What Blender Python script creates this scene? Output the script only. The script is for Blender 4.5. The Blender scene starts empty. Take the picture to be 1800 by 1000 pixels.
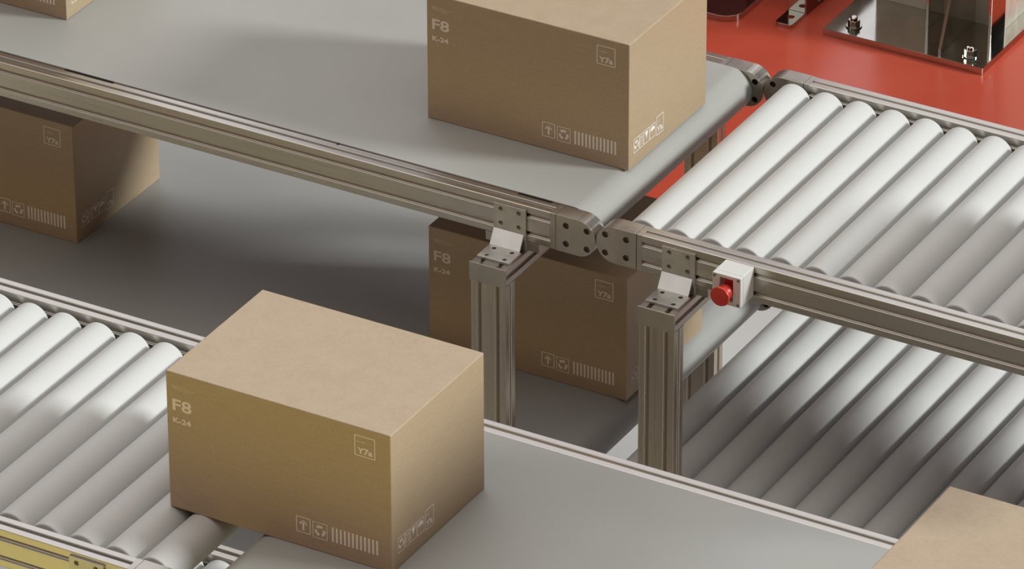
import bpy, bmesh, math, random
from mathutils import Vector, Matrix
from mathutils.geometry import tessellate_polygon
random.seed(7)
S = bpy.context.scene
C = S.collection
PI = math.pi

# ------------------------------------------------------------------ materials
def mat(name):
    m = bpy.data.materials.new(name); m.use_nodes = True
    nt = m.node_tree; b = nt.nodes['Principled BSDF']
    return m, nt, b
def N(nt, t, **k):
    n = nt.nodes.new(t)
    for a, v in k.items():
        if a in n.inputs: n.inputs[a].default_value = v
        else: setattr(n, a, v)
    return n
def coords(nt, scale=(1, 1, 1)):
    tc = N(nt, 'ShaderNodeTexCoord'); mp = N(nt, 'ShaderNodeMapping')
    mp.inputs['Scale'].default_value = scale
    nt.links.new(tc.outputs['Object'], mp.inputs['Vector'])
    return mp.outputs['Vector']
def noise(nt, vec, scale=1, detail=4, rough=.6):
    n = N(nt, 'ShaderNodeTexNoise'); n.inputs['Scale'].default_value = scale
    n.inputs['Detail'].default_value = detail; n.inputs['Roughness'].default_value = rough
    nt.links.new(vec, n.inputs['Vector']); return n.outputs['Fac']
def ramp(nt, fac, c0, c1, p0=.35, p1=.65):
    r = N(nt, 'ShaderNodeValToRGB'); e = r.color_ramp.elements
    e[0].position = p0; e[1].position = p1
    e[0].color = (*c0, 1); e[1].color = (*c1, 1)
    nt.links.new(fac, r.inputs['Fac']); return r.outputs['Color']
def rng(nt, fac, a, b, lo=.3, hi=.7):
    r = N(nt, 'ShaderNodeMapRange'); r.inputs['From Min'].default_value = lo; r.inputs['From Max'].default_value = hi
    r.inputs['To Min'].default_value = a; r.inputs['To Max'].default_value = b
    nt.links.new(fac, r.inputs['Value']); return r.outputs['Result']
def bump(nt, b, fac, strength, dist):
    n = N(nt, 'ShaderNodeBump'); n.inputs['Strength'].default_value = strength; n.inputs['Distance'].default_value = dist
    nt.links.new(fac, n.inputs['Height']); nt.links.new(n.outputs['Normal'], b.inputs['Normal'])

def metal(name, c0, c1, sc, r0, r1, bmp=.03, spec=.5, met=1.0):
    m, nt, b = mat(name)
    f = noise(nt, coords(nt, sc))
    nt.links.new(ramp(nt, f, c0, c1), b.inputs['Base Color'])
    nt.links.new(rng(nt, f, r0, r1), b.inputs['Roughness'])
    b.inputs['Metallic'].default_value = met
    if bmp: bump(nt, b, f, bmp, .0006)
    return m
def plain(name, col, rough, met=0, spec=.5, coat=0, sc=None, var=.04, bmp=0):
    m, nt, b = mat(name)
    if sc:
        f = noise(nt, coords(nt, sc))
        nt.links.new(ramp(nt, f, [max(0, c*(1-var)) for c in col], [c*(1+var) for c in col]), b.inputs['Base Color'])
        if bmp: bump(nt, b, f, bmp, .0005)
    else: b.inputs['Base Color'].default_value = (*col, 1)
    b.inputs['Roughness'].default_value = rough; b.inputs['Metallic'].default_value = met
    b.inputs['Specular IOR Level'].default_value = spec; b.inputs['Coat Weight'].default_value = coat
    b.inputs['Coat Roughness'].default_value = .08
    return m
M = {}
M['alu_x'] = metal('brushed_aluminium_lengthwise', (.53, .49, .445), (.56, .52, .472), (2.5, 90, 90), .26, .31, .012)
M['alu_y'] = metal('brushed_aluminium_crosswise', (.53, .49, .445), (.56, .52, .472), (90, 2.5, 90), .26, .31, .012)
M['alu_z'] = metal('brushed_aluminium_upright', (.55, .48, .395), (.585, .515, .425), (90, 90, 2.5), .26, .31, .012)
M['cast'] = metal('satin_cast_aluminium', (.45, .415, .37), (.53, .49, .445), (14, 14, 14), .30, .42, .05)
M['plate'] = metal('mottled_steel_plate', (.50, .48, .46), (.62, .60, .58), (22, 22, 22), .36, .5, .05)
M['plate_lit'] = metal('lit_smooth_steel_plate', (.60, .585, .57), (.68, .665, .65), (22, 22, 22), .20, .27, .02)  # lighter, smoother plate copy: brightness of the lit slope put into the colour
M['bolt'] = metal('dark_bolt_steel', (.25, .23, .22), (.38, .36, .34), (60, 60, 60), .3, .45, 0)
M['chrome'] = metal('polished_steel', (.50, .475, .435), (.58, .555, .51), (9, 9, 9), .08, .16, .02)
M['chrome_dull'] = metal('dull_column_steel', (.60, .57, .49), (.72, .69, .60), (12, 30, 12), .42, .55, .05, met=.6)
M['belt'] = plain('grey_conveyor_belt', (.372, .368, .354), .50, spec=.35, sc=(3, 3, 3), var=.03)
M['roller'] = plain('light_grey_roller', (.575, .575, .57), .7, spec=.45, sc=(4, 2, 4), var=.02)
M['rubber_gap'] = plain('black_rubber_and_gap', (.012, .011, .010), .7, spec=.2)  # rubber parts, and the drawn-in gaps beside the upper belt
M['print'] = plain('pale_print_ink', (.86, .80, .74), .7, spec=.2)
M['white'] = plain('white_switch_plastic', (.66, .65, .64), .45, sc=(30, 30, 30), var=.02)
M['redp'] = plain('red_button_plastic', (.58, .035, .022), .38)
M['screw'] = plain('dull_screw_metal', (.20, .18, .17), .4, met=.8)
M['axle'] = plain('dark_axle_steel', (.10, .095, .09), .4, met=.9)

def cardboard():
    m, nt, b = mat('kraft_cardboard')
    v = coords(nt, (22, 22, 240)); f = noise(nt, v, 1, 6, .7)
    v2 = coords(nt, (60, 60, 60)); f2 = noise(nt, v2, 3, 3, .6)
    mx = N(nt, 'ShaderNodeMath', operation='MULTIPLY_ADD'); mx.inputs[1].default_value = .55
    mx2 = N(nt, 'ShaderNodeMath', operation='MULTIPLY'); mx2.inputs[1].default_value = .45
    nt.links.new(f2, mx2.inputs[0]); nt.links.new(f, mx.inputs[0]); nt.links.new(mx2.outputs[0], mx.inputs[2])
    col = ramp(nt, mx.outputs[0], KRAFT0, KRAFT1, .36, .64)
    vo = N(nt, 'ShaderNodeTexVoronoi'); vo.inputs['Scale'].default_value = 34
    nt.links.new(coords(nt, (1, 1, 2)), vo.inputs['Vector'])
    sp = ramp(nt, vo.outputs['Distance'], (.72, .72, .72), (1, 1, 1), .03, .07)
    mm = N(nt, 'ShaderNodeMix', data_type='RGBA', blend_type='MULTIPLY'); mm.inputs['Factor'].default_value = .5
    nt.links.new(col, mm.inputs['A']); nt.links.new(sp, mm.inputs['B'])
    nt.links.new(mm.outputs['Result'], b.inputs['Base Color'])
    b.inputs['Roughness'].default_value = .5; b.inputs['Specular IOR Level'].default_value = 1.0
    bump(nt, b, mx.outputs[0], .35, .0008)
    return m
KRAFT0 = (.395, .292, .176); KRAFT1 = (.455, .344, .224)
M['kraft'] = cardboard()

def red_paint():
    m, nt, b = mat('glossy_red_floor_paint')
    f = noise(nt, coords(nt, (3, 3, 3)))
    nt.links.new(ramp(nt, f, (.49, .072, .042), (.55, .085, .050)), b.inputs['Base Color'])
    b.inputs['Roughness'].default_value = .26; b.inputs['Specular IOR Level'].default_value = .35
    f2 = noise(nt, coords(nt, (120, 120, 120)))
    bump(nt, b, f2, .06, .0006)
    return m
M['red'] = red_paint()
M['redside'] = plain('dark_red_machine_paint', (.16, .022, .016), .35, sc=(8, 8, 8))

def floor_mat():
    m, nt, b = mat('white_floor_with_yellow_lane')
    tc = N(nt, 'ShaderNodeTexCoord'); sx = N(nt, 'ShaderNodeSeparateXYZ')
    nt.links.new(tc.outputs['Object'], sx.inputs[0])
    lt = N(nt, 'ShaderNodeMath', operation='LESS_THAN'); lt.inputs[1].default_value = LANE
    nt.links.new(sx.outputs['Y'], lt.inputs[0])
    f = noise(nt, coords(nt, (2, 2, 2)))
    w = ramp(nt, f, (.50, .50, .50), (.55, .55, .55))
    y = ramp(nt, f, (.82, .72, .27), (.86, .76, .30))
    mm = N(nt, 'ShaderNodeMix', data_type='RGBA')
    nt.links.new(lt.outputs[0], mm.inputs['Factor']); nt.links.new(w, mm.inputs['A']); nt.links.new(y, mm.inputs['B'])
    nt.links.new(mm.outputs['Result'], b.inputs['Base Color'])
    b.inputs['Roughness'].default_value = .45
    return m
LANE = -0.75
M['floor'] = floor_mat()

# ------------------------------------------------------------------ mesh helpers
def obj(name, bm, m, parent=None, loc=None, bevel=0, smooth=False, label=None):
    bmesh.ops.recalc_face_normals(bm, faces=bm.faces)
    me = bpy.data.meshes.new(name); bm.to_mesh(me); bm.free()
    o = bpy.data.objects.new(name, me); C.objects.link(o)
    me.materials.append(m)
    if smooth is not False:
        for p in me.polygons: p.use_smooth = True
        try: me.set_sharp_from_angle(angle=math.radians(smooth if smooth is not True else 35))
        except Exception: pass
    if parent: o.parent = parent
    if loc: o.location = loc
    if bevel:
        b = o.modifiers.new('bevel', 'BEVEL'); b.width = bevel; b.segments = 2; b.limit_method = 'ANGLE'; b.angle_limit = math.radians(40)
        b.harden_normals = False
    if label: o['label'] = label
    return o
def thing(name, label, cat, loc=(0, 0, 0), group=None):
    o = bpy.data.objects.new(name, None); C.objects.link(o); o.location = loc
    o.empty_display_size = .05
    o['label'] = label; o['category'] = cat
    if group: o['group'] = group
    return o
def prism(bm, loops, axis, a0, a1):
    """outline (plus hole loops) in the plane across 'axis', extruded from a0 to a1"""
    def P(u, v, a):
        return {'X': (a, u, v), 'Y': (u, a, v), 'Z': (u, v, a)}[axis]
    polys = [[Vector((u, v, 0)) for u, v in l] for l in loops]
    tris = tessellate_polygon(polys)
    flat = [p for l in loops for p in l]
    va = [bm.verts.new(P(u, v, a0)) for u, v in flat]; vb = [bm.verts.new(P(u, v, a1)) for u, v in flat]
    for t in tris:
        for vs in (va, vb):
            try: bm.faces.new([vs[i] for i in t])
            except ValueError: pass
    k = 0
    for l in loops:
        n = len(l)
        for i in range(n):
            j = (i+1) % n
            bm.faces.new((va[k+i], va[k+j], vb[k+j], vb[k+i]))
        k += n
    return bm
def box(bm, x0, x1, y0, y1, z0, z1):
    return prism(bm, [[(x0, y0), (x1, y0), (x1, y1), (x0, y1)]], 'Z', z0, z1)
def circ(cx, cy, r, n=20, ph=0):
    return [(cx+r*math.cos(ph+2*PI*i/n), cy+r*math.sin(ph+2*PI*i/n)) for i in range(n)]
def arc(cx, cy, r, a0, a1, n):
    return [(cx+r*math.cos(a0+(a1-a0)*i/n), cy+r*math.sin(a0+(a1-a0)*i/n)) for i in range(n+1)]
def lathe(bm, prof, axis='Y', n=40, c=(0, 0, 0)):
    """prof = [(along, radius)]"""
    rings = []
    for a, r in prof:
        ring = []
        for i in range(n):
            t = 2*PI*i/n; p, q = r*math.cos(t), r*math.sin(t)
            v = {'Y': (p, a, q), 'Z': (p, q, a), 'X': (a, p, q)}[axis]
            ring.append(bm.verts.new((v[0]+c[0], v[1]+c[1], v[2]+c[2])))
        rings.append(ring)
    for A, B in zip(rings, rings[1:]):
        for i in range(n):
            j = (i+1) % n; bm.faces.new((A[i], A[j], B[j], B[i]))
    bm.faces.new(rings[0]); bm.faces.new(rings[-1])
    return bm
NB = bmesh.new

# ------------------------------------------------------------------ aluminium profile, 80 x 40 style with T slots
HW, HH = .0388, .019         # half width, half height
def profile(hu=HW, hv=HH, long_u=True):
    """outline in (u,v): wide side along u. slots: two on each wide side, one on each narrow side"""
    g, r = .0039, .0017
    pts = []
    def side(length_half, centres, off, rot):
        out = []
        for c in centres:
            out += [(c-g-.0013, 0), (c-g, -.0013), (c-g, -.0017), (c-g-.0008, -.0019), (c-g-.0008, -.0025), (c-g+.0004, -.0027), (c-.0002, -.0066),
                    (c+.0002, -.0066), (c+g-.0004, -.0027), (c+g+.0008, -.0025), (c+g+.0008, -.0019), (c+g, -.0017), (c+g, -.0013), (c+g+.0013, 0)]
        res = [(-length_half+r, 0)] + out + [(length_half-r, 0)]
        return [(x*math.cos(rot)-(y+off)*math.sin(rot), x*math.sin(rot)+(y+off)*math.cos(rot)) for x, y in res]
    # go clockwise: top, right, bottom, left
    seq = [side(hu, (-.0199, .0199), hv, 0), side(hv, (0,), hu, -PI/2), side(hu, (-.0199, .0199), hv, PI), side(hv, (0,), hu, PI/2)]
    cs = [(hu-r, hv-r, PI/2, 0), (hu-r, -hv+r, 0, -PI/2), (-hu+r, -hv+r, -PI/2, -PI), (-hu+r, hv-r, PI, PI/2)]
    for s, (cx, cy, a0, a1) in zip(seq, cs):
        pts += s
        pts += arc(cx, cy, r, a0, a1, 3)[1:-1]
    return pts if long_u else [(v, u) for u, v in pts]
def shift(l, du, dv): return [(u+du, v+dv) for u, v in l]

def bolt_at(parent, x, y, z, axis='Y', r=.0052, h=.003, sgn=-1):
    bm = NB()
    # socket cap: ring with a hexagonal recess, face towards sgn
    a0, a1 = 0, -sgn*h
    hexa = circ(0, 0, r*.5, 6)
    prism(bm, [circ(0, 0, r, 18), hexa[::-1]], axis, a0, a1)
    prism(bm, [circ(0, 0, r*.95, 18)], axis, a1, a1*1.3)
    return obj('bolt', bm, M['bolt'], parent, (x, y, z), smooth=30)

def end_cap(root, x0, sgn, y0, y1, zr, outer):
    """rounded cap closing a rail; runs .0995 from the seam at x0 in direction sgn; outer = -1 front, +1 back"""
    L = .0995; r = HW+.0004; zc = zr-HW
    xc = L-r
    # collar
    bm = NB(); w = .0118
    box(bm, min(x0, x0+sgn*w), max(x0, x0+sgn*w), y0-.0002, y1+.0002, zr-2*HW-.0002, zr+.0002)
    e = obj('end_cap', bm, M['cast'], root, bevel=.0008)
    bm = NB()
    out = [(w+.0007, -r), ] + arc(xc, 0, r, -PI/2, PI/2, 20) + [(w+.0007, r)]
    out = [(x0+sgn*u, zc+v) for u, v in out]
    holes = []
    pts = [(.0345, .0195), (.0345, -.0200), (.0800, .0195), (.0800, -.0200)]
    for u, v in pts: holes.append(circ(x0+sgn*u, zc+v, .0066, 20))
    inner_y = y1 if outer < 0 else y0
    prism(bm, [out]+holes, 'Y', y0-.0006, y1+.0006)
    body = obj('cap_body', bm, M['cast'], e, bevel=.0009)
    # raised border line on the cap top
    bm = NB()
    yo = y0 if outer < 0 else y1
    box(bm, *sorted((x0+sgn*.018, x0+sgn*.056)), y0+.004, y1-.004, zr+.0003, zr+.0009)
    obj('cap_panel', bm, M['cast'], e, bevel=.0003)
    for u, v in pts:
        yy = (y0+.0085) if outer < 0 else (y1-.0085)
        bolt_at(e, x0+sgn*u, yy, zc+v, r=.0062, sgn=outer)
    # dark shaft bearing on the inner side
    bm = NB()
    if outer < 0: lathe(bm, [(y1+.0006, .0125), (y1+.0026, .0125), (y1+.0026, .0095)], 'Y', 24, (x0+sgn*.060, 0, zc))
    else: lathe(bm, [(y0-.0006, .0125), (y0-.0026, .0125), (y0-.0026, .0095)], 'Y', 24, (x0+sgn*.060, 0, zc))
    obj('shaft_bearing', bm, M['rubber_gap'], e)
    return e

def bracket(root, xc, y, zr, s):
    """angle bracket joining a rail face (at y) to the cross beam top; s=-1 on the front side, +1 on the back side"""
    t = .0048; w = .0355; zt = zr-.0072; zb = zr-.0965   # beam top
    bm = NB()
    ho = [circ(xc+u, v, .0047, 16) for u in (-.0198, .0198) for v in (zt-.0105, zt-.0415)]
    prism(bm, [[(xc-w, zb), (xc+w, zb), (xc+w, zt), (xc-w, zt)]]+ho, 'Y', y, y+s*t)
    b = obj('mounting_bracket', bm, M['plate'], root, bevel=.0006)
    # sloping gusset and foot
    bm = NB()
    ya, yb, yc2 = y+s*t, y+s*.0215, y+s*.0705
    za, zf = zt-.055, zb+.0048
    sec = [(ya, za), (yb, zf), (yb, zf-.0048), (ya, za-.010)]
    prism(bm, [sec], 'X', xc-w, xc+w-.0045)
    obj('sloping_plate', bm, M['plate_lit'], b, bevel=.0004)
    bm = NB()
    fo = [circ(xc+u, y+s*v, .0044, 16) for u in (-.0198, .0198) for v in (.031, .0605)]
    y_a, y_b = sorted((yb, yc2))
    prism(bm, [[(xc-w, y_a), (xc+w, y_a), (xc+w, y_b), (xc-w, y_b)]]+fo, 'Z', zb, zf)
    obj('foot_plate', bm, M['plate'], b, bevel=.0006)
    for u in (-.0198, .0198):
        for v in (zt-.0105, zt-.0415):
            bolt_at(b, xc+u, y+s*(t-.0026), v, r=.0044, h=.0018, sgn=s)
    return b

def crossbeam(root, xc, ya, yb, ztop, ends=(True, True)):
    bm = NB(); prism(bm, [shift(profile(), xc, ztop-HH)], 'Y', ya+.0035, yb-.0035)
    o = obj('crossbeam', bm, M['alu_y'], root)
    for k, (y0, y1) in enumerate(((ya, ya+.0035), (yb-.0035, yb))):
        if ends[k]:
            bm = NB(); box(bm, xc-.0405, xc+.0395, y0, y1, ztop-2*HH-.0015, ztop+.0004)
            obj('end_plate', bm, M['cast'], o, bevel=.0006)
    return o
def post(root, xc, yc, z0, z1):
    bm = NB(); prism(bm, [shift(profile(.0385, HH), xc, yc)], 'Z', z0+.006, z1)
    o = obj('leg', bm, M['alu_z'], root)
    bm = NB(); box(bm, xc-.05, xc+.05, yc-.03, yc+.03, z0, z0+.006)
    obj('foot', bm, M['cast'], o, bevel=.001)
    return o

FLOOR = -1.15
def rail(root, x0, x1, y0, zr):
    bm = NB(); prism(bm, [shift(profile(long_u=False), y0+HH, zr-HW)], 'X', x0, x1)
    return obj('side_rail', bm, M['alu_x'], root)

def conveyor(name, label, cat, kind, x0, x1, y0, y1, zr, ztop, cap_side, stations, rolls=None, nose=None, posts=True, group=None, back=True, gaps=()):
    """y0,y1 outer rail faces; zr rail top; cap_side +1: junction at x1, -1: junction at x0"""
    root = thing(name, label, cat, ((x0+x1)/2, (y0+y1)/2, FLOOR), group)
    mi = Matrix.Translation(-root.location)
    xs = (x0, x1-.0995) if cap_side > 0 else (x0+.0995, x1)
    for k, ya in enumerate((y0, y1-2*HH)):
        cuts = [xs[0]]
        for gx in sorted(gaps): cuts += [gx-.0390, gx+.0390]
        cuts.append(xs[1])
        for xa_, xb_ in zip(cuts[::2], cuts[1::2]): rail(root, xa_, xb_, ya, zr)
        seam = x1-.0995 if cap_side > 0 else x0+.0995
        end_cap(root, seam, cap_side, ya, ya+2*HH, zr, -1 if k == 0 else 1)
    yi0, yi1 = y0+2*HH, y1-2*HH
    if kind == 'belt':
        R = .046; zc = ztop-R
        far = x0+R+.02 if cap_side > 0 else x1-R-.02
        xa, xb = (far, nose) if cap_side > 0 else (nose, far)
        def loop(r): return arc(xb, zc, r, -PI/2, PI/2, 28)+arc(xa, zc, r, PI/2, 3*PI/2, 28)
        bm = NB(); prism(bm, [loop(R), loop(R-.0032)[::-1]], 'Y', yi0+.0012, yi1-.0012)
        obj('belt', bm, M['belt'], root, smooth=30)
        for xx in (xa, xb):
            bm = NB(); lathe(bm, [(yi0+.0007, .009), (yi0+.004, .009), (yi0+.004, R-.0034), (yi1-.004, R-.0034), (yi1-.004, .009), (yi1-.0007, .009)], 'Y', 36, (xx, 0, zc))
            obj('drum', bm, M['axle'], root, smooth=30)
        bm = NB(); box(bm, xa+.05, xb-.05, yi0+.002, yi1-.002, zc+R-.020, zc+R-.0034)
        obj('slider_bed', bm, M['cast'], root)
    else:
        r = .0360; zc = ztop-r
        g = .0115
        rb = None
        for i, xr in enumerate(rolls):
            if rb is None:
                bm = NB(); e = .0035
                prof = [(yi0+g, .010), (yi0+g, r-e)]+[(yi0+g+e-e*math.cos(t), r-e+e*math.sin(t)) for t in (PI/6, PI/3, PI/2)]
                prof += [(yi1-g-e+e*math.sin(t), r-e+e*math.cos(t)) for t in (0, PI/6, PI/3, PI/2)]+[(yi1-g, .010)]
                lathe(bm, prof, 'Y', 56)
                rb = obj('roller', bm, M['roller'], root, (xr, 0, zc), smooth=40)
                bm = NB(); lathe(bm, [(yi0-.002, .0055), (yi1+.002, .0055)], 'Y', 14)
                ax = obj('axle', bm, M['axle'], rb, smooth=30)
            else:
                q = rb.copy(); q.location = (xr, 0, zc); C.objects.link(q)
                a2 = ax.copy(); C.objects.link(a2); a2.parent = q
    zbeam = zr-.0965
    for xc in stations:
        bracket(root, xc, y0, zr, -1)
        if back: bracket(root, xc, y1, zr, 1)
        if posts:
            ya, yb = y0-.092, y1+.092
            crossbeam(root, xc, ya, yb, zbeam)
            for yy in (ya+.002+HH, yb-.002-HH): post(root, xc, yy, FLOOR, zbeam-2*HH-.0004)
        for yy in (y0+HH, y1-HH):
            bm = NB(); box(bm, xc-.056, xc+.062, yy-HH-.0002, yy+HH+.0002, zbeam, zr-2*HW-.0003)
            obj('spacer_plate', bm, M['cast'], root, bevel=.0005)
    # put every part into the frame of the empty
    for ch in root.children:
        ch.location = Vector(ch.location)-root.location
    return root

YF0, YF1 = -.2078, .5250      # front line
YU0, YU1 = 1.3430, 2.0760     # rear line
YL0, YL1 = 1.2720, 2.1630     # rear line, lower level
ZU, ZL = -.0660, -.5863
PITCH = .0738
up_belt = conveyor('belt_conveyor', 'upper grey belt conveyor of the rear line, carrying the box beside the roller gap', 'conveyor', 'belt', -2.6, .1098, YU0, YU1, ZU-.0022, ZU, 1, (-.0765, -1.9), nose=.0387)
up_roll = conveyor('roller_conveyor', 'upper roller conveyor of the rear line, with the emergency switch on its rail', 'conveyor', 'roller', .1108, 2.5, YU0, YU1, -.0632, -.061, -1, (.2912, 2.1), rolls=[.1862+i*PITCH for i in range(28)])
lo_belt = conveyor('belt_conveyor', 'lower shaded belt conveyor running beneath the upper belt conveyor', 'conveyor', 'belt', -2.6, .1000, YL0, YL1, ZL-.0022, ZL, 1, (), nose=.0300, posts=False, gaps=(-1.9, -.0765))
lo_roll = conveyor('roller_conveyor', 'lower roller conveyor running beneath the upper rollers, half in shade', 'conveyor', 'roller', .1120, 2.5, YL0, YL1, ZL+.0028, ZL+.005, -1, (), rolls=[.1900+i*PITCH for i in range(28)], posts=False, gaps=(.2912, 2.1))
fr_roll = conveyor('roller_conveyor', 'front roller conveyor at bottom left, its rollers leading up to the nearest box', 'conveyor', 'roller', -2.4, .1420, YF0, YF1, -.0005, 0, 1, (-.0378, -1.5), rolls=[.0655-i*PITCH for i in range(26)])
fr_belt = conveyor('belt_conveyor', 'front grey belt conveyor at bottom centre, carrying the nearest box', 'conveyor', 'belt', .1430, 2.6, YF0, YF1, -.0005, 0, -1, (.3205, 2.2), nose=.2135)
lf_roll = conveyor('roller_conveyor', 'lowest roller conveyor, glimpsed in the gap under the nearest box', 'conveyor', 'roller', -2.4, .0900, -.3118, .6290, -.5205, -.518, 1, (), rolls=[-.268-i*PITCH for i in range(8)], posts=False, gaps=(-1.5, -.0378))
lf_belt = conveyor('belt_conveyor', 'lowest belt conveyor, hidden beneath the front belt conveyor', 'conveyor', 'belt', .0910, 2.6, -.3118, .6290, -.5222, -.520, -1, (), nose=.1600, posts=False, gaps=(.3205, 2.2))  # unseen, assumed by symmetry and added to cut floor bounce
# lower levels hang on short cross members between the legs
def lower_support(root, xc, ya, yb, ztop):
    bm = NB(); prism(bm, [shift(profile(), xc, ztop-HH)], 'Y', ya, yb)
    o = obj('crossbeam', bm, M['alu_y'], root); o.location -= root.location
for xc, rt in ((-.0765, lo_belt), (-1.9, lo_belt), (.2912, lo_roll), (2.1, lo_roll)):
    lower_support(rt, xc, YU0-.090+2*HH, YU1+.090-2*HH, ZL-.096)
for xc, rt in ((.3205, lf_belt), (2.2, lf_belt), (-.0378, lf_roll), (-1.5, lf_roll)):
    lower_support(rt, xc, YF0-.090+2*HH, YF1+.090-2*HH, -.617)

# black strips drawn in for the dark gaps beside the upper belt
for xa, xb in ((-1.120, -1.006), (-.487, -.4835), (-.080, -.006)):
    bm = NB(); box(bm, xa, xb, YU0+2*HH-.0034, YU0+2*HH+.0010, ZU-.006, ZU-.0012)
    o = obj('gap_strip', bm, M['rubber_gap'], up_belt); o.location = -up_belt.location

# ------------------------------------------------------------------ boxes with print
BW, BD, BH = .45, .3198, .2757
def text_bm(s, size, bold=0.0):
    cu = bpy.data.curves.new('t', 'FONT'); cu.body = s; cu.size = size; cu.offset = bold; cu.resolution_u = 3
    o = bpy.data.objects.new('t', cu); C.objects.link(o)
    dg = bpy.context.evaluated_depsgraph_get(); me = bpy.data.meshes.new_from_object(o.evaluated_get(dg))
    vs = [v.co.copy() for v in me.vertices]; fs = [tuple(p.vertices) for p in me.polygons]
    bpy.data.objects.remove(o); bpy.data.curves.remove(cu); bpy.data.meshes.remove(me)
    return vs, fs
class Ink:
    """flat print in (u,v) on a face"""
    def __init__(s): s.polys = []; s.v = []; s.f = []
    def poly(s, loops):
        polys = [[Vector((a, b, 0)) for a, b in l] for l in loops]; flat = [p for l in loops for p in l]; k = len(s.v)
        s.v += flat
        for t in tessellate_polygon(polys): s.f.append(tuple(k+i for i in t))
    def rect(s, a, b, c, d): s.poly([[(a, b), (c, b), (c, d), (a, d)]])
    def frame(s, a, b, c, d, t, r=.002):
        def rr(a, b, c, d, r):
            return arc(c-r, d-r, r, 0, PI/2, 4)+arc(a+r, d-r, r, PI/2, PI, 4)+arc(a+r, b+r, r, PI, 1.5*PI, 4)+arc(c-r, b+r, r, 1.5*PI, 2*PI, 4)
        s.poly([rr(a, b, c, d, r), rr(a+t, b+t, c-t, d-t, max(.0003, r-t))[::-1]])
    def text(s, txt, a, b, w, h, bold=0.0):
        vs, fs = text_bm(txt, 1.0, bold)
        x0 = min(p.x for p in vs); x1 = max(p.x for p in vs); y0 = min(p.y for p in vs); y1 = max(p.y for p in vs)
        k = len(s.v); s.v += [(a+(p.x-x0)/(x1-x0)*w, b+(p.y-y0)/(y1-y0)*h) for p in vs]
        s.f += [tuple(k+i for i in f) for f in fs]
    def make(s, name, face, parent):
        bm = NB()
        vs = []
        for u, v in s.v:
            vs.append(bm.verts.new((u, -.00025, v) if face == 'front' else (BW+.00025, u, v)))
        for f in s.f:
            try: bm.faces.new([vs[i] for i in f])
            except ValueError: pass
        me = bpy.data.meshes.new(name); 
        for fc in bm.faces:
            fc.normal_update()
            want = Vector((0, -1, 0)) if face == 'front' else Vector((1, 0, 0))
            if fc.normal.dot(want) < 0: fc.normal_flip()
        bm.to_mesh(me); bm.free(); me.materials.append(M['print'])
        o = bpy.data.objects.new(name, me); C.objects.link(o); o.parent = parent
        return o
def up_arrow(k, cx, cy, s):
    k.rect(cx-.10*s, cy-.5*s, cx+.10*s, cy+.42*s)
    k.poly([[(cx, cy+.5*s), (cx-.36*s, cy+.17*s), (cx-.36*s, cy-.03*s), (cx, cy+.28*s), (cx+.36*s, cy-.03*s), (cx+.36*s, cy+.17*s)]])
def recycle(k, cx, cy, s, ux=1.0):
    for a in range(3):
        t0 = PI/2+a*2*PI/3-.62; t1 = t0+1.15
        o = arc(0, 0, .46*s, t0, t1, 6); i = arc(0, 0, .25*s, t1, t0, 6)
        k.poly([[(cx+x*ux, cy+y) for x, y in o+i]])
        t2 = t1+.45
        tri = [(.56*s*math.cos(t1), .56*s*math.sin(t1)), (.36*s*math.cos(t2), .36*s*math.sin(t2)), (.15*s*math.cos(t1), .15*s*math.sin(t1))]
        k.poly([[(cx+x*ux, cy+y) for x, y in tri]])
def make_box(label, loc):
    root = thing('cardboard_box', label, 'box', loc, 'brown shipping boxes on the conveyors')
    bm = NB(); box(bm, 0, BW, 0, BD, 0, BH)
    body = obj('carton', bm, M['kraft'], root)
    b = body.modifiers.new('bevel', 'BEVEL'); b.width = .0022; b.segments = 3
    k = Ink()
    k.text('F8', .0125, .2000, .0385, .0235, .022); k.text('K-24', .0125, .1750, .0365, .0110, .035)
    k.make('code_print', 'front', root)
    k = Ink()
    for a, b2, c, d in ((.012, .2492, .044, .2498), (.014, .2455, .058, .2461), (.030, .2418, .048, .2423), (.013, .2440, .030, .2444), (.013, .2474, .024, .2479)):
        k.rect(a, b2, c, d)
    k.make('small_print', 'front', root)
    k = Ink(); k.frame(.3785, .2185, .4198, .2597, .0019)
    k.text('Y7a', .3835, .2235, .0310, .0125, .035); k.text('order', .3835, .2460, .0180, .0034)
    k.make('batch_label', 'front', root)
    k = Ink(); k.frame(.2583, .0283, .2875, .0606, .0018, .0014); up_arrow(k, .2729, .0445, .021)
    k.frame(.2915, .0263, .3212, .0590, .0014, .0014); recycle(k, .3064, .0425, .024)
    k.make('handling_symbols', 'front', root)
    k = Ink()
    for i in range(12):
        a = .3300+i*.00805; k.rect(a, .0283, a+.0040, .0578)
    k.make('bar_stripes', 'front', root)
    k = Ink()
    fr = [(.0200, .0290, .0435, .0600), (.0440, .0290, .0600, .0590), (.0610, .0290, .0840, .0590), (.0850, .0285, .1085, .0585)]
    for a, b2, c, d in fr: k.frame(a, b2, c, d, .0014, .0014)
    recycle(k, .0317, .0445, .020)
    for q in (.0490, .0550):
        k.rect(q-.0007, .034, q+.0007, .052); k.poly([[(q, .0555), (q-.0022, .0505), (q+.0022, .0505)]])
    k.poly([[(.0650, .0545), (.0800, .0545), (.0740, .0430), (.0725, .0360), (.0790, .0335), (.0660, .0335), (.0725, .0360), (.0712, .0430)]])
    k.poly([arc(.0967, .0450, .0092, 0, PI, 10)]); k.rect(.0962, .0330, .0972, .0450)
    k.frame(.1125, .0245, .1415, .0655, .0015, .0014)
    k.text('Y7a', .1165, .0300, .0210, .0120, .035); k.text('order', .1165, .0520, .0120, .0034)
    k.make('side_symbols', 'side', root)
    return root
E0 = 0.0003
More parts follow.
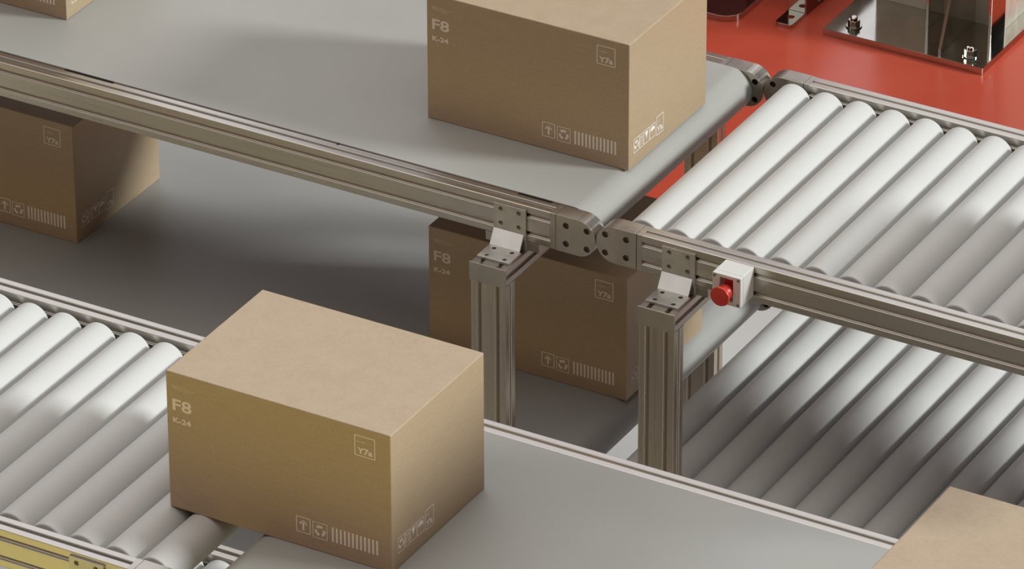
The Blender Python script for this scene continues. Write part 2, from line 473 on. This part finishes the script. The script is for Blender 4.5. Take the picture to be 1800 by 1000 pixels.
bA = make_box('brown cardboard box nearest the viewer, bridging the front rollers and the front belt', (0, 0, 0))
def copy_box(label, loc):
    r = bA.copy(); C.objects.link(r); r.location = loc; r['label'] = label
    for ch in bA.children:
        c = ch.copy(); C.objects.link(c); c.parent = r
    return r
copy_box('brown cardboard box on the upper belt, at its end next to the roller gap', (-.3853, 1.5566, ZU))
copy_box('shaded brown cardboard box on the lower belt, behind the two metal legs', (-.3868, 1.5567, ZL))
copy_box('brown cardboard box on the lower belt at the left edge, its side half sunlit', (-1.6795, 1.5567, ZL))
copy_box('brown cardboard box at the top left corner, on the upper belt', (-1.6813, 1.5566, ZU))
copy_box('brown cardboard box at the bottom right corner, on the front belt', (1.3449, 0, 0))
copy_box('brown cardboard box further along the upper rollers, just outside the frame at right', (1.15, 1.5566, -.061))

# ------------------------------------------------------------------ emergency stop
es = thing('emergency_stop_switch', 'white emergency stop switch with a red mushroom button on the roller conveyor rail', 'switch', (.4205, YU0, -.096))
bm = NB(); hx, d, h0, h1 = .0302, .0552, -.0318, .0318
rc = (-.0145, .0135, -.0235, .0245)
prism(bm, [[(-hx, h0), (hx, h0), (hx, h1), (-hx, h1)], [(rc[0], rc[2]), (rc[0], rc[3]), (rc[1], rc[3]), (rc[1], rc[2])]], 'Y', -d, -d+.012)
box(bm, -hx, hx, -d+.012, -.0003, h0, h1)
hs = obj('housing', bm, M['white'], es, bevel=.0014)
bm = NB(); box(bm, -.0098, .0133, -d+.0110, -d+.0119, -.014, .0243); obj('red_backplate', bm, M['redp'], es)
bm = NB(); lathe(bm, [(-d+.010, .0105), (-d+.002, .0105), (-d-.002, .0150), (-d-.006, .0150), (-d-.010, .0128), (-d-.017, .0130), (-d-.019, .0178), (-d-.0215, .0196), (-d-.0245, .0202), (-d-.0265, .0194), (-d-.0275, .0165)], 'Y', 40, (-.0005, 0, -.0015))
obj('red_button', bm, M['redp'], es, smooth=45)
for u in (-.0250, .0250):
    for v in (-.0265, .0265):
        bm = NB(); prism(bm, [circ(0, 0, .0029, 14), circ(0, 0, .0013, 6)[::-1]], 'Y', -d-.0008, -d+.001)
        prism(bm, [circ(0, 0, .0028, 14)], 'Y', -d+.0002, -d+.0010)
        obj('screw', bm, M['screw'], es, (u, 0, v), smooth=30)

# ------------------------------------------------------------------ floor, red plinth, machine feet
bm = NB(); box(bm, -14, 14, -12, 14, FLOOR-.1, FLOOR)
fl = obj('floor', bm, M['floor']); fl['kind'] = 'structure'
RZ = -1.05
pl = thing('machine_plinth', 'glossy red painted machine plinth behind the rear conveyors', 'platform', (.8, 4.2, FLOOR))
bm = NB(); box(bm, -3.2, 3.2, -1.22, 3.0, 0, RZ-FLOOR); obj('plinth_slab', bm, M['red'], pl, bevel=.004)

mb = thing('machine_column', 'polished steel machine column with gusseted base plate bolted to the red plinth', 'machine base', (-.4908, 4.28, RZ))
def P(x, y, z): return (x+.4908, y-4.28, z-RZ)
def mbox(name, x0, x1, y0, y1, z0, z1, m, bev=.001, par=None):
    bm = NB(); a = P(x0, y0, z0); b = P(x1, y1, z1); box(bm, a[0], b[0], a[1], b[1], a[2], b[2]); return obj(name, bm, m, par or mb, bevel=bev)
mbox('base_plate', -.6990, -.2830, 3.9350, 4.60, RZ, RZ+.0175, M['chrome'])
zt = RZ+.0175
mbox('column', -.6600, -.3215, 4.1370, 4.40, zt, RZ+1.1, M['chrome_dull'])
for gx, gy in ((-.4860, 4.055), (-.4040, 3.955), (-.3220-.004, 4.060)):
    bm = NB(); a = P(gx, gy, zt); yb = P(0, 4.137, 0)[1]
    if gy < 4: sec = [(a[1], a[2]), (yb, a[2]), (yb, a[2]+.42), (yb-.01, a[2]+.42), (a[1], a[2]+.010)]
    else: sec = [(a[1], a[2]), (yb, a[2]), (yb, a[2]+1.0), (a[1], a[2]+1.0)]
    prism(bm, [sec], 'X', a[0]-.004, a[0]+.004); obj('gusset_plate', bm, M['chrome'], mb, bevel=.0008)
for bx in (-.6405, -.3357):
    for by in (3.980, 4.52):
        a = P(bx, by, zt)
        bm = NB(); lathe(bm, [(0, .0195), (.0035, .0195), (.0035, .0150)], 'Z', 28)
        w = obj('washer', bm, M['chrome'], mb, a, bevel=.0005, smooth=30)
        bm = NB(); prism(bm, [circ(0, 0, .0150, 6, .3)], 'Z', .0035, .018)
        obj('nut', bm, M['chrome'], w, bevel=.0012)
        bm = NB(); lathe(bm, [(.018, .0088), (.024, .0088), (.026, .006)], 'Z', 20)
        obj('stud', bm, M['chrome'], w, smooth=30)

ab = thing('angle_bracket', 'small steel angle bracket with a bolt hole standing on the red plinth', 'bracket', (-.80, 4.0, RZ))
def AP(x, y): return (x+.80, y-4.0)
bm = NB(); x0, x1, y0, y1 = -.8215, -.7775, 3.9230, 4.004
a = AP(x0, y0); b = AP(x1, y1); rr = .010
out = [(b[0], b[1]), (a[0], b[1])]+arc(a[0]+rr, a[1]+rr, rr, PI, 1.5*PI, 5)+arc(b[0]-rr, a[1]+rr, rr, 1.5*PI, 2*PI, 5)
prism(bm, [out, circ((a[0]+b[0])/2, a[1]+.040, .0095, 20)], 'Z', 0, .010); obj('foot_plate', bm, M['chrome'], ab, bevel=.001, smooth=30)
bm = NB(); c = AP(0, 3.995)[1]; box(bm, a[0], b[0], c, c+.008, .010, .16); obj('upright_plate', bm, M['chrome'], ab, bevel=.001)
bm = NB(); y2 = AP(0, 4.5)[1]; box(bm, b[0]-.008, b[0], c+.008, y2, 0, .16); obj('side_plate', bm, M['redside'], ab, bevel=.001)
bm = NB(); y2 = AP(0, 4.06)[1]; box(bm, b[0], b[0]+.004, y2, y2+.3, .012, .16); obj('cover_plate', bm, M['chrome_dull'], ab, bevel=.001)

sf = thing('machine_cabinet', 'machine cabinet on a dark steel base with a rounded corner, behind the upper box', 'machine', (-1.08, 4.05, RZ))
def FP(x, y): return (x+1.08, y-4.05)
bm = NB(); a = FP(-2.3, 3.876); b = FP(-.905, 4.40); rr = .045
out = [(b[0], b[1]), (a[0], b[1])]+arc(a[0]+rr, a[1]+rr, rr, PI, 1.5*PI, 8)+arc(b[0]-rr, a[1]+rr, rr, 1.5*PI, 2*PI, 10)
prism(bm, [out], 'Z', 0, .016); obj('base_plate', bm, M['chrome'], sf, bevel=.001, smooth=30)
bm = NB(); a = FP(-2.25, 3.985); b = FP(-.925, 4.36); box(bm, a[0], b[0], a[1], b[1], .016, 2.9); obj('housing', bm, M['redside'], sf, bevel=.006)  # upper body unseen; height and dark red added for the rail reflections

# scanner beside the front line: unseen, added to shade the nearest box
sc = thing('shadow_blocker', 'grey scanner on a post, added unseen right of the frame to shade the nearest box', 'blocker', (1.83, .80, FLOOR))
bm = NB(); box(bm, -.15, .15, -.12, .12, 0, .012); obj('base_plate', bm, M['cast'], sc, bevel=.001)
bm = NB(); prism(bm, [profile(.0385, HH)], 'Z', .012, 1.86); obj('post', bm, M['alu_z'], sc)
bm = NB(); box(bm, -.19, -.04, -.47, .13, 1.60, 1.845); obj('housing', bm, M['white'], sc, bevel=.01)
bm = NB(); box(bm, -.16, -.07, -.42, -.10, 1.593, 1.5998); obj('blocker_panel', bm, M['rubber_gap'], sc, bevel=.001)

# ------------------------------------------------------------------ camera
cam = bpy.data.cameras.new('camera'); co = bpy.data.objects.new('camera', cam); C.objects.link(co)
R = Vector((.8705034, .4921552, -.0026611)); U = Vector((-.2437339, .4357909, .866418)); Fw = Vector((-.4275718, .7535712, -.4993124))
mw = Matrix((R, U, -Fw)).transposed().to_4x4(); mw.translation = Vector((5.0263233, -7.6467478, 5.7060163))
co.matrix_world = mw
cam.sensor_fit = 'HORIZONTAL'; cam.sensor_width = 36; cam.lens = 216.67; cam.clip_start = .5; cam.clip_end = 100
S.camera = co

# ------------------------------------------------------------------ light
def aim(o, d): o.rotation_euler = Vector(d).to_track_quat('-Z', 'Y').to_euler()
az, el = math.radians(18.5), math.radians(24.0)
sun = bpy.data.lights.new('key_light', 'SUN'); sun.energy = 3.0; sun.angle = math.radians(10); sun.color = (.955, 1.0, .975)
so = bpy.data.objects.new('key_light', sun); C.objects.link(so); so.location = (4, 3, 3)
aim(so, (-math.cos(el)*math.cos(az), -math.cos(el)*math.sin(az), -math.sin(el)))

w = bpy.data.worlds.new('hall_light'); S.world = w; w.use_nodes = True
nt = w.node_tree; bg = nt.nodes['Background']
tc = N(nt, 'ShaderNodeTexCoord'); sx = N(nt, 'ShaderNodeSeparateXYZ'); nt.links.new(tc.outputs['Generated'], sx.inputs[0])
def smooth(v, a, b):
    m = N(nt, 'ShaderNodeMapRange', interpolation_type='SMOOTHSTEP'); m.inputs['From Min'].default_value = a; m.inputs['From Max'].default_value = b
    nt.links.new(v, m.inputs['Value']); return m.outputs['Result']
def mul(A, B):
    m = N(nt, 'ShaderNodeMath', operation='MULTIPLY'); nt.links.new(A, m.inputs[0]); nt.links.new(B, m.inputs[1]); return m.outputs[0]
def lobe(d, a, b):
    v = N(nt, 'ShaderNodeVectorMath', operation='DOT_PRODUCT'); nt.links.new(tc.outputs['Generated'], v.inputs[0]); v.inputs[1].default_value = Vector(d).normalized()
    return smooth(v.outputs['Value'], a, b)
def add(A, col, fac):
    m = N(nt, 'ShaderNodeVectorMath', operation='SCALE'); m.inputs[0].default_value = col; nt.links.new(fac, m.inputs['Scale'])
    if A is None: return m.outputs['Vector']
    v = N(nt, 'ShaderNodeVectorMath', operation='ADD'); nt.links.new(A, v.inputs[0]); nt.links.new(m.outputs['Vector'], v.inputs[1]); return v.outputs['Vector']
Z = sx.outputs['Z']; Y = sx.outputs['Y']
c = add(None, (1.20, 1.145, 1.05), smooth(Z, .64, .82))                                  # even glow from overhead, added to fit the ambient light
c = add(c, (.28, .08, .03), mul(mul(smooth(Z, -.05, .02), smooth(Z, .40, .28)), smooth(Y, .2, -.2)))   # dim warm glow added low in front, tints front faces
c = add(c, (1.08, 1.09, 1.16), lobe((-.43, .75, .56), .80, .97))                        # bright lobe added rear left, whitens tops and metal
c = add(c, (1.05, 1.05, 1.0), lobe((-.43, -.82, .40), .985, .996))                       # small bright lobe added in front, brightens the sloping plates
nt.links.new(c, bg.inputs['Color']); bg.inputs['Strength'].default_value = 1.0

vs = S.view_settings; S.display_settings.display_device = 'sRGB'
vs.view_transform = 'Standard'; vs.look = 'None'; vs.gamma = 1; vs.exposure = 0; vs.use_curve_mapping = False
